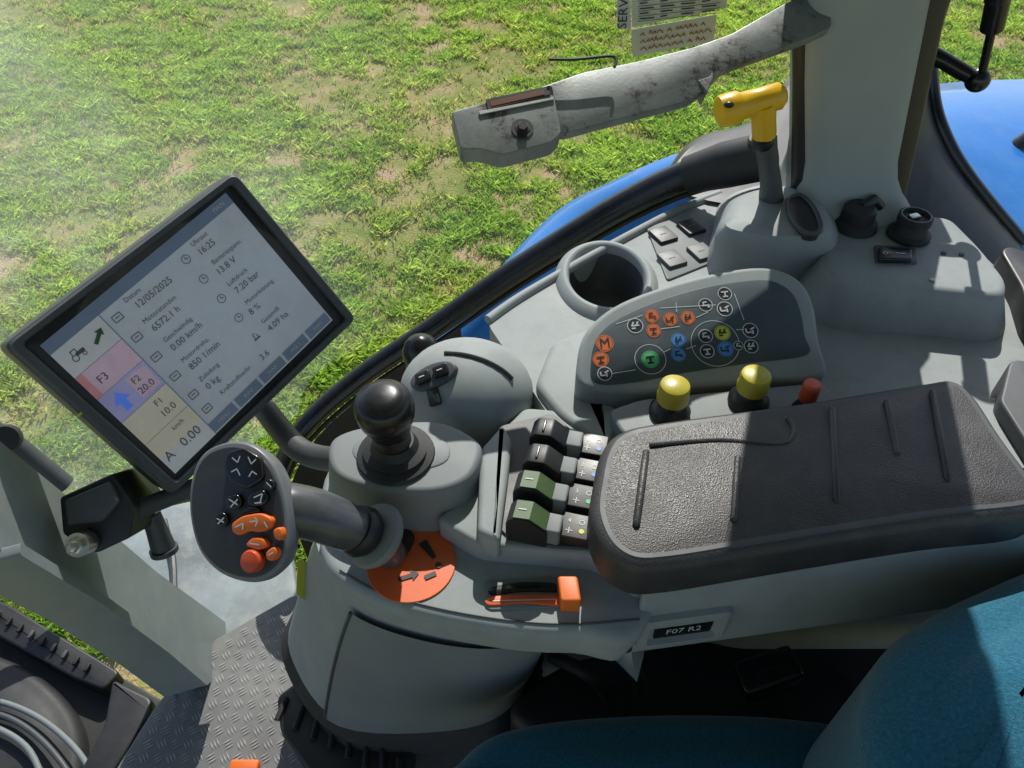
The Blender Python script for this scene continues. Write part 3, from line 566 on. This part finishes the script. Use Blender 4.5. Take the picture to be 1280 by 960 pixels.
# pedestal
t=thing('console_pedestal',H(500,880,1.5),'curved grey pedestal below the armrest console with black bellows foot','pedestal')
tpx=[(398,668),(420,715),(470,742),(545,764),(630,776),(690,768),(690,640),(600,590),(470,600)]
mpx=[(384,700),(405,770),(440,822),(545,850),(620,848),(672,810),(680,700),(600,640),(450,650)]
bpx=[(366,775),(372,840),(428,902),(545,908),(620,890),(655,840),(670,740),(600,690),(440,690)]
l1=catm(HS(tpx,1.85),5); l2=catm(HS(mpx,1.70),5); l3=catm(HS(bpx,1.52),5)
L=[]
for q in range(13):
    u_=q/12; L.append([(a*(1-u_)**2+2*u_*(1-u_)*(b*2-(a+c)*.5)+c*u_*u_) for a,b,c in zip(l1,l2,l3)])
m=MB(); m.loft(L); m.obj('column','grey',t,ang=60)
shp=[]
for q in range(2,13):
    l=L[q]; cen=sum(l,Vector())/len(l); shp.append([p+(p-cen).normalized()*.007 for p in l[9:25]])
m=MB(); m.loft(shp,False,False,False); m.obj('front_cover','grey2',t,ang=60)
m=MB(); m.tube([l[0] for l in shp],.0022,8); m.obj('cover_edge','grey3',t)
m=MB(); bl=L[-1]; cen=sum(bl,Vector())/len(bl); LL=[]
for i in range(9): 
    k=1.08 if i%2 else .98; LL.append([Vector((cen.x+(p.x-cen.x)*k,cen.y+(p.y-cen.y)*k,1.52-i*.021)) for p in bl])
m.loft(LL); m.obj('bellows','rubber',t,ang=20)
m=MB(); m.slab(rounded([H(372,700,1.72),H(386,705,1.70),H(382,752,1.65),H(370,742,1.67)],.002,2),(BK-RT*.4),.001,.0003,1); m.obj('warning_label','inkyellow',t)
# ============================================================ MULTIFUNCTION HANDLE
t=thing('control_handle',H(490,690,1.906),'round-headed grey multifunction control handle with orange and black buttons','control handle')
pth=[D(492,694,.685),D(478,682,.672),D(455,668,.655),D(425,655,.640),D(392,643,.628),D(355,636,.618),D(318,636,.615)]
m=MB(); m.tube(pth,[.013,.015,.0185,.0205,.0215,.0215,.018],22,smooth=5); m.obj('arm','armgrey',t,ang=60)
ax=(D(440,655,.645)-D(490,680,.68)).normalized(); m=MB(); m.lathe(D(474,672,.666),ax,[(.013,-.008),(.022,-.005),(.0275,.0),(.0295,.005),(.028,.009),(.023,.011),(.017,.012)],32); m.obj('cuff','grey2',t)
m=MB(); m.lathe(D(452,665,.653),ax,[(.0195,-.006),(.0225,0),(.0215,.006),(.0205,.010)],28); m.obj('cuff_ring','black',t)
hc=D(298,640,.60); hn=(BK*.92-RT*.22+UP*.12).normalized()
hp=lambda x,y,o=0: PL(x,y,hc+hn*o,hn)
ho=[(280,553),(312,555),(338,576),(354,613),(360,655),(356,700),(334,724),(305,728),(272,715),(248,687),(237,645),(238,602),(252,568)]
P=orient(catm([hp(*q) for q in ho],5),hn); c=sum(P,Vector())/len(P)
m=MB(); m.loft([[c+(p-c)*k-hn*d for p in P] for k,d in ((.3,.040),(.6,.038),(.82,.031),(.95,.020),(1.0,.010),(1.0,.004),(.985,.0008),(.96,0))]); m.obj('head_shell','rim',t,ang=60)
m=MB(); Pi=[c+(p-c)*.925 for p in P]; m.slab([p+hn*.0016 for p in Pi],hn,.003,.0012,3); m.obj('head_face','handle',t)
def hb(name,pts,mt,h=.004,o=.002,r=.0015):
    m=MB(); m.slab(rounded([hp(*q,o+h) for q in pts],.004,4),hn,h+.001,r,3); return m.obj(name,mt,t)
def sym(o,segs,mt='white',w=.0010,off=.0064):
    m=MB()
    for s_ in segs: m.line(hp(s_[0],s_[1],off),hp(s_[2],s_[3],off),hn,w)
    m.obj('button_symbol',mt,o,smooth=False)
o=hb('keypad',[(283,566),(303,559),(325,572),(329,598),(308,612),(286,602),(279,584)],'gloss')
sym(o,[(290,572,297,578),(297,578,300,570),(310,571,314,580),(314,580,320,574),(289,590,296,586),(296,586,300,594),(311,596,315,589),(315,589,321,593)])
o=hb('button',[(281,622),(296,616),(303,627),(297,637),(284,637)],'gloss'); sym(o,[(286,624,297,631),(297,624,288,634)])
o=hb('button',[(311,618),(329,611),(335,622),(329,632),(315,634),(307,628)],'gloss'); sym(o,[(317,622,328,617),(328,617,325,628),(318,629,327,628)])
o=hb('button',[(268,643),(278,639),(285,648),(282,658),(273,659),(267,653)],'gloss'); sym(o,[(271,648,280,653),(272,655,280,647)])
o=hb('button',[(329,600),(338,598),(343,606),(339,614),(332,612)],'gloss'); sym(o,[(333,603,339,609)])
o=hb('orange_button',[(288,655),(302,645),(325,641),(340,648),(337,660),(325,666),(310,663),(299,670),(290,666)],'orange',.006); sym(o,[(294,659,304,654),(304,654,303,662),(312,652,322,651),(318,646,322,651),(322,651,319,658),(330,652,334,659)],'white',.0011,.0086)
hb('dark_rocker',[(300,640),(312,632),(322,634),(326,640),(300,644)],'gloss')
o=hb('orange_button',[(305,682),(315,671),(330,673),(333,684),(322,688),(316,686)],'orange',.006); sym(o,[(312,679,324,681)],'white',.0011,.0086)
hb('orange_button',[(340,662),(350,658),(353,668),(350,677),(342,673)],'orange',.006)
o=hb('orange_button',[(331,690),(343,682),(347,692),(341,702),(332,700)],'orange',.006); sym(o,[(335,694,342,690)],'white',.0010,.0086)
m=MB(); m.lathe(hp(317,701,.004),hn,[(.0088,-.002),(.0088,.004),(.0075,.0062),(.004,.0070),(.0001,.0072)],28); m.obj('red_button','red',t)
# ============================================================ MONITOR
px=[(2,432),(292,213),(446,398),(215,620)]
dv=[Vector(((a-640)/960,(480-b)/960,1)) for a,b in px]
Am=np.array([[-dv[1][i],dv[2][i],-dv[3][i]] for i in range(3)]); Bm=np.array([-dv[0][i] for i in range(3)]); s1,s2,s3=[float(v) for v in np.linalg.solve(Am,Bm)]
sc=.30/((dv[1]*s1-dv[0]).length)
Lc,Tc,Rc,Bc=[D(px[i][0],px[i][1],sc*q) for i,q in enumerate((1,s1,s2,s3))]
mx_=(Tc-Lc).normalized(); my_=-(Bc-Lc).normalized(); mn=(mx_.cross(my_)).normalized(); my_=mn.cross(mx_)
if mn.dot(CAM-Lc)<0: mn=-mn
mp=lambda x,y,o=0: PL(x,y,Lc+mn*o,mn)
t=thing('display_monitor',(Bc+Rc)/2,'tilted dark framed touch screen monitor showing vehicle data','monitor')
cen=(Lc+Rc)/2; qd=lambda k,o,r: orient(rounded([cen+(q-cen)*k+mn*o for q in (Lc,Tc,Rc,Bc)],r,4),mn)
m=MB(); m.slab(qd(1,0,.010),mn,.055,.003,3,taper=.0); m.obj('housing','grey3',t)
m=MB(); m.loft([qd(.985,-.001,.010),qd(.982,.005,.010),qd(.970,.007,.009),qd(.925,.007,.006),qd(.915,.0052,.005),qd(.91,.001,.005)],False,False); m.obj('raised_frame','grey3',t,ang=25)
m=MB(); m.slab(qd(.93,.0012,.005),mn,.002,.0005,2); m.obj('bezel','black',t)
sq=[(50,432),(282,241),(416,400),(219,592)]
m=MB(); m.slab([mp(*q,.0022) for q in sq],mn,.001,.0003,1); SCR=m.obj('screen','screen',t)
Q=[mp(*q,.0026) for q in sq]
def uv(u,v,o=0): return Q[0]*(1-u)*(1-v)+Q[1]*u*(1-v)+Q[2]*u*v+Q[3]*(1-u)*v+mn*o
def blk(name,u0,v0,u1,v1,mt,o=.0):
    m=MB(); m.sheet([uv(u0,v0,o),uv(u1,v0,o),uv(u1,v1,o),uv(u0,v1,o)],mn); return m.obj(name,mt,SCR,smooth=False)
blk('header_bar',.0,.0,1,.070,'scr_mid',.0002)
blk('status_column',.0,.070,.235,1,'scr_cream',.0002)
blk('red_field',.0,.24,.03,.40,'scr_red',.0006)
blk('pink_field',.0,.24,.235,.40,'scr_pink',.0005); blk('violet_field',.0,.40,.235,.58,'scr_viol',.0005); blk('pale_field',.13,.42,.225,.56,'scr_pink',.0007); blk('yellow_field',.0,.58,.235,.88,'scr_yell',.0005)
for a in range(5): blk('menu_button',.24+.153*a,.925,.24+.153*a+.140,.99,'scr_mid',.0005)
m=MB(); m.line(uv(.238,.070,.0008),uv(.238,1,.0008),mn,.0010)
for vv in (.24,.40,.58,.76): m.line(uv(0,vv,.0008),uv(.235,vv,.0008),mn,.0005)
m.obj('divider_lines','scr_mid',SCR,smooth=False)
U1,U2=.335,.71; dv_=-.028
def ltext(s_,u,v,z_,mt='scrink'):
    m=MB(); m.text(s_,uv(u,v+(dv_ if u>.25 else 0),.001)+mx_*(len(s_)*z_*.27),mx_,my_,z_); m.obj('screen_text',mt,SCR,smooth=False)
for s_,u,v,z_ in (('Datum',U1+.015,.128,.0075),('12/05/2025',U1+.015,.188,.0105),('Uhrzeit',U2,.128,.0075),('16:25',U2,.188,.0105),
 ('Motorstunden',U1,.278,.0075),('6572.1 h',U1,.338,.0105),('Batteriespann.',U2,.278,.0075),('13.8 V',U2,.338,.0105),
 ('Geschwindig.',U1,.428,.0075),('0.00 km/h',U1,.488,.0105),('Luftdruck',U2,.428,.0075),('7.20 bar',U2,.488,.0105),
 ('Motordrehz.',U1,.578,.0075),('850 1/min',U1,.638,.0105),('Motorleistung',U2,.578,.0075),('8 %',U2,.638,.0105),
 ('Zuladung',U1,.728,.0075),('0 kg',U1,.788,.0105),('Gesamtfl.',U2,.728,.0075),('4.09 ha',U2,.788,.0105),
 ('Kraftstoffverbr.',U1,.87,.0075),('3.6',.60,.885,.0105),
 ('F3',.05,.33,.012),('F2',.14,.455,.010),('20.0',.125,.52,.011),('F1',.14,.63,.010),('10.0',.12,.70,.011),('km/h',.12,.80,.0075),('0.00',.09,.90,.015),('A',.02,.90,.015)):
    ltext(s_,u,v,z_)
for k in range(5): m=MB(); m.text(['MENU','INFO','TANK','ARB 1','MAIN'][k],uv(.310+.153*k,.958,.001),mx_,my_,.0058); m.obj('screen_text','white',SCR,smooth=False)
m=MB(); m.text('MAIN',uv(.93,.036,.001),mx_,my_,.0065); m.obj('screen_text','white',SCR,smooth=False)
for j,(u_,v_) in enumerate([(u,v) for v in (.14,.285,.435,.585,.735) for u in (.285,.662)]+[(.285,.85)]):
    m=MB(); c=uv(u_,v_,.001); r_=.0055; X=lambda x0,y0,x1,y1,w=.0009: m.line(c+(mx_*x0+my_*y0)*r_,c+(mx_*x1+my_*y1)*r_,mn,w)
    if j in (1,3,5,7): m.ring(c,mn,r_*.78,r_*.92,20); X(0,0,0,.6); X(0,0,.5,0)
    elif j%2==0: X(-.9,-.7,.9,-.7); X(.9,-.7,.9,.6); X(.9,.6,-.9,.6); X(-.9,.6,-.9,-.7); X(-.5,0,.5,0)
    else: X(-.8,-.6,.8,-.6,.0016); X(-.4,-.6,-.4,.6); X(.4,-.6,.4,.3); X(-.4,.6,.2,.6)
    m.obj('screen_icon','scrink',SCR,smooth=False)
m=MB(); c=uv(.075,.155,.001); r_=.0085; m.ring(c+(mx_*-.5-my_*.2)*r_,mn,.0026,.0036,20); m.ring(c+(mx_*.65-my_*.35)*r_,mn,.0014,.0022,16)
m.line(c+(mx_*-.2+my_*.1)*r_,c+(mx_*.95+my_*.1)*r_,mn,.0038); m.line(c+(mx_*-.6+my_*.75)*r_,c+(mx_*.15+my_*.75)*r_,mn,.0010); m.line(c+(mx_*.1+my_*.75)*r_,c+(mx_*.1+my_*.2)*r_,mn,.0009); m.line(c+(mx_*-.5+my_*.75)*r_,c+(mx_*-.6+my_*.2)*r_,mn,.0009)
m.obj('tractor_icon','scrink',SCR,smooth=False)
m=MB(); m.arrow(uv(.15,.175,.0012),uv(.21,.125,.0012),mn,.004); m.obj('arrow_icon','green',SCR,smooth=False)
m=MB(); m.arrow(uv(.065,.55,.0012),uv(.065,.43,.0012),mn,.0075); m.obj('arrow_icon','scr_blue',SCR,smooth=False)
m=MB(); m.box(mp(101,517,.0022),mx_*.004,my_*.0012,mn*.001,.0004); m.obj('status_light','inkyellow',t)
# mount
t=thing('monitor_mount',D(115,645,.93),'black clamp block and bar holding the monitor to the front post','mount')
n_=(BK+RT*.15).normalized(); mc=D(118,640,.80); mpp=lambda x,y,o=0: PL(x,y,mc+n_*o,n_)
m=MB(); m.slab(rounded([mpp(*q) for q in [(74,622),(140,592),(168,635),(163,672),(120,692),(78,668)]],.004,4),n_,.10,.003,4); m.obj('clamp_block','black',t)
m=MB(); m.slab(rounded([mpp(*q,.008) for q in [(80,626),(136,602),(148,628),(128,652),(84,658)]],.003,3),n_,.010,.002,3); m.obj('clamp_cover','grey3',t)
m=MB(); m.tube([D(150,645,.82),D(200,626,.85),D(250,606,.88),D(300,585,.92)],.0105,14); m.obj('bar','grey3',t)
m=MB(); m.tube([D(188,642,.88),D(196,662,.89),D(204,684,.90)],[.011,.012,.014],16); m.lathe(D(204,685,.899),(D(204,684,.90)-D(196,662,.89)),[(.016,0),(.016,.006),(.008,.007)],20); m.obj('bar_end','grey3',t)
m=MB(); c=D(95,682,.775); m.lathe(c,BK,[(.0085,-.004),(.0085,.003),(.006,.004),(.0055,.010),(.003,.011)],6); m.lathe(c,BK,[(.0125,-.02),(.0125,-.002)],20); m.obj('bolt','chrome',t)
tag(MB().tube([D(300,490,.98),D(325,505,.97),D(345,530,.95),D(372,560,.92),D(400,572,.90),D(440,575,.86)],[.014,.0145,.0145,.0145,.0145,.015],18,smooth=5).obj('support_tube','grey3'),'short bent dark tube between monitor and armrest console','tube')
# ============================================================ FRONT POST + LOWER LEFT
t=thing('front_post',H(250,820,1.36),'worn grey painted front post slanting across the lower left','post')
g3=[D(-60,555,.74),D(-60,690,.70),D(210,868,1.09)]
bn=(g3[1]-g3[0]).cross(g3[2]-g3[0]).normalized(); bn=bn if bn.dot(BK)>0 else -bn
bpl=lambda x,y,o=0: PL(x,y,g3[0]+bn*o,bn)
m=MB(); m.slab(rounded([bpl(*q) for q in [(-60,560),(-60,700),(60,765),(150,822),(215,866),(238,855),(270,800),(255,788),(160,726),(70,656)]],.005,3),bn,.04,.003,3); m.obj('beam','post',t)
m=MB(); m.slab(rounded([bpl(*q,.003) for q in [(-60,700),(-60,716),(60,776),(150,832),(205,872),(215,864),(150,818),(60,762)]],.003,3),bn,.06,.002,2); m.obj('flange','post',t)
m=MB(); m.slab(rounded([bpl(*q,.004) for q in [(-60,564),(70,660),(160,731),(252,792),(247,800),(150,742),(60,673),(-60,580)]],.002,3),bn,.006,.0015,2); m.obj('edge_strip','post',t)
for q in ((262,804),(236,826),(190,812),(120,745)): 
    m=MB(); m.lathe(bpl(*q),bn,[(.006,0),(.006,.003),(.003,.004)],14); m.obj('rivet','chrome',t)
tag(MB().tube([bpl(*q,.012) for q in [(-60,680),(0,708),(55,742),(105,785),(150,822),(195,855),(222,870)]],.0022,8,smooth=6).obj('thin_cable','teal'),'thin teal cable running along the lower edge of the front post','cable')
tag(MB().tube([D(150,690,1.10),D(172,704,1.12),D(194,735,1.16),D(208,775,1.20)],.007,10,smooth=5).obj('black_hose','rubber'),'short black hose hanging behind the front post below the clamp','hose')
t=thing('outer_bracket',D(10,550,1.25),'small grey bracket with dark roller at the left edge','bracket')
m=MB(); m.tube([D(-30,525,1.2),D(20,560,1.25),D(80,608,1.3)],[.018,.02,.02],12); m.obj('strut','grey3',t)
m=MB(); m.lathe(D(8,548,1.2),BK+RT*.5,[(.02,-.02),(.022,-.01),(.022,.01),(.02,.02)],20); m.obj('roller','rubber',t)
m=MB(); m.slab(rounded(HS([(120,690),(175,640),(350,600),(372,745),(300,790),(262,806),(190,770)],1.30),.02,4),Z,.03,.005,3); sl=m.obj('sill_panel','sill')
tag(sl,'pale dusty sill panel behind the control handle next to the post','sill')
m=MB()
for i in range(9):
    for j in range(5): m.disc(H(130+i*7+j*3,690+j*8+i*3,1.3015),Z,.0022,10)
m.obj('speaker_holes','rubber',sl,smooth=False)
m=MB(); m.tube(HS([(205,650),(216,700),(222,760),(262,800)],1.31),.006,8,smooth=4); m.obj('edge_seal','grey3',sl)
m=MB(); m.slab(rounded(HS([(266,800),(368,742),(470,800),(520,1000),(120,1000),(195,880)],1.36),.01,3),Z,.04,.004); fl=m.obj('floor_mat','floor'); tag(fl,'grey tread patterned floor plate left of the pedestal','floor plate')
m=MB()
def inpoly(p,P):
    c=False
    for i in range(len(P)):
        a,b=P[i],P[i-1]
        if (a.y>p.y)!=(b.y>p.y) and p.x<(b.x-a.x)*(p.y-a.y)/(b.y-a.y)+a.x: c=not c
    return c
FP=HS([(270,806),(364,750),(462,806),(510,990),(132,990),(203,882)],1.36)
for i in range(-26,26):
    for j in range(-26,40):
        p=Vector((-.5+i*.019,.45+j*.019,1.3612)); a=math.radians(35 if (i+j)%2 else 125); u_=Vector((math.cos(a),math.sin(a),0)); w_=Vector((-u_.y,u_.x,0))
        if inpoly(p,FP):
            for k_ in (-1,0,1): m.f([m.bm.verts.new(p+w_*k_*.0045+q) for q in (-u_*.0075,-w_*.0011,u_*.0075,w_*.0011)])
m.obj('tread_pattern','tread',fl,smooth=False)
m=MB(); m.slab(HS([(-80,735),(20,760),(140,840),(212,880),(190,1010),(-80,1010)],1.24),Z,.02,.003); tag(m.obj('footwell','rubber'),kind='structure')
t=thing('vent_panel',H(60,810,1.27),'black slatted vent panel at the lower left below the post','vent')
m=MB(); m.slab(rounded(HS([(-60,728),(10,755),(150,840),(130,862),(90,846),(-60,762)],1.28),.01,3),Z,.03,.004); m.obj('frame','black',t)
for i in range(9):
    x0=0+i*14; y0=764+i*8.2; m=MB(); m.box((H(x0,y0,1.286)+H(x0-6,y0+10,1.286))/2,(H(x0,y0,1.286)-H(x0-6,y0+10,1.286))*.5,Vector((.003,0,0)),Z*.003,.001); m.obj('slat','black' if i%3 else 'grey3',t)
m=MB(); m.slab(catm(HS([(-90,800),(0,818),(60,852),(96,900),(100,960),(80,1040),(-90,1040)],1.275),5),Z,.04,.02,6,dome=.012); tag(m.obj('rounded_cover','rubber'),'dark rounded plastic cover in the bottom left corner under the cables','cover')
for i,(pts,lab) in enumerate((([(-40,872),(10,880),(60,905),(105,950),(128,1010)],'uppermost thin grey cable over the rounded cover at lower left'),([(-40,886),(10,897),(52,925),(88,970),(100,1010)],'middle thin grey cable over the rounded cover at lower left'),([(-40,905),(0,912),(38,940),(62,1000)],'lowest thin grey cable over the rounded cover at lower left'))):
    m=MB(); m.tube([H(a,b,1.30) for a,b in pts],.0045,12,smooth=6); tag(m.obj('cable','grey2' if i!=1 else 'grey3'),lab,'cable')
m=MB(); m.slab(rounded(HS([(140,848),(190,872),(190,890),(120,1000),(80,1000),(130,905)],1.32),.01,3),Z,.04,.006); tag(m.obj('footwell_trim','black'),'black plastic trim beside the cables in the lower left','trim')
t=thing('foot_pedal',H(400,930,1.42),'black ribbed foot pedal below the grey pedestal','pedal')
zp=1.46
m=MB(); m.slab(rounded(HS([(345,870),(372,850),(440,905),(520,935),(500,1000),(400,985),(350,915)],zp),.01,4),Z,.03,.006,3); m.obj('plate','black',t)
for i in range(8):
    a=H(358+i*20,872+i*11,zp+.002); b=H(346+i*22,900+i*12,zp+.002); m=MB(); m.tube([a,b],.004,8); m.obj('rib','rubber',t)
m=MB(); m.box(H(306,958,1.372),RT*.02,Vector((0,.008,0)),Z*.006,.003); tag(m.obj('orange_clip','orange'),'small orange clip on the floor plate at the bottom edge','clip')
# ============================================================ SEAT
t=thing('driver_seat',H(900,950,1.5),'teal blue fabric driver seat with rounded cushion and backrest at lower right','seat')
m=MB(); P=catm(HS([(556,985),(575,940),(625,905),(720,888),(860,882),(1000,888),(1080,910),(1110,1000),(1060,1150),(700,1150)],1.73),6)
m.slab(P,Z,.10,.03,7,dome=.012,rb=.01); m.obj('cushion','fabric',t,ang=70)
m=MB(); P=catm(HS([(1096,905),(1100,840),(1122,792),(1168,754),(1238,718),(1330,686),(1480,690),(1500,1100),(1170,1100),(1116,975)],1.95),6)
m.slab(P,Z,.28,.040,9,dome=.02,taper=-.002); m.obj('backrest','fabric',t,ang=70)
m=MB(); P=catm(HS([(640,900),(700,830),(850,800),(1080,790),(1200,800),(1250,900),(1100,960),(800,960)],1.62),4); m.slab(P,Z,.2,.015); m.obj('seat_base','black',t)
t=thing('seat_belt',H(950,850,1.68),'black seat belt buckle and webbing in the shadow under the console','seat belt')
m=MB(); c=H(960,842,1.70); m.box(c,Vector((.03,.006,.01)),Vector((-.004,.018,0)),Vector((-.003,0,.012)),.004); m.obj('buckle','gloss',t)
W=[[H(x_,y_,1.67) for x_,y_ in ((980,820),(1030,850),(1060,900),(1040,960))],[H(x_,y_,1.67) for x_,y_ in ((1000,812),(1052,842),(1085,900),(1064,960))]]
m=MB(); m.loft([catm(W[0],5,False),catm(W[1],5,False)],False,False,False); m.obj('webbing','rubber',t)
m=MB()
for a,b in (((690,820),(760,870)),((760,815),(800,865))):
    m.tube([H(*a,1.66),H((a[0]+b[0])/2+14,(a[1]+b[1])/2,1.68),H(*b,1.64)],.008,10,smooth=4)
m.obj('tether','rubber',t)
# ============================================================ WORLD, SUN, CAMERA
sd=Vector((.085,.86,.82)).normalized(); el=math.asin(sd.z); az=math.atan2(sd.x,sd.y)
w=bpy.data.worlds.new('World'); SC.world=w; w.use_nodes=True; N=w.node_tree.nodes; L=w.node_tree.links; bg=N['Background']
sk=N.new('ShaderNodeTexSky'); sk.sky_type='NISHITA'; sk.sun_disc=False; sk.sun_elevation=el; sk.sun_rotation=az; L.new(sk.outputs[0],bg.inputs[0]); bg.inputs[1].default_value=.135
ld=bpy.data.lights.new('sun','SUN'); ld.energy=5; ld.angle=math.radians(.5); ld.color=(1,.96,.90); lo=bpy.data.objects.new('sun',ld); COL.objects.link(lo); lo.rotation_euler=sd.to_track_quat('Z','Y').to_euler(); lo.location=(0,0,6)
cd=bpy.data.cameras.new('camera'); cd.lens=27; cd.sensor_width=36; cd.clip_start=.02; cd.clip_end=1000; co_=bpy.data.objects.new('camera',cd); COL.objects.link(co_); co_.location=CAM; co_.rotation_euler=(math.radians(45),0,0); SC.camera=co_
SC.view_settings.view_transform='Standard'; SC.view_settings.look='None'; SC.view_settings.exposure=0
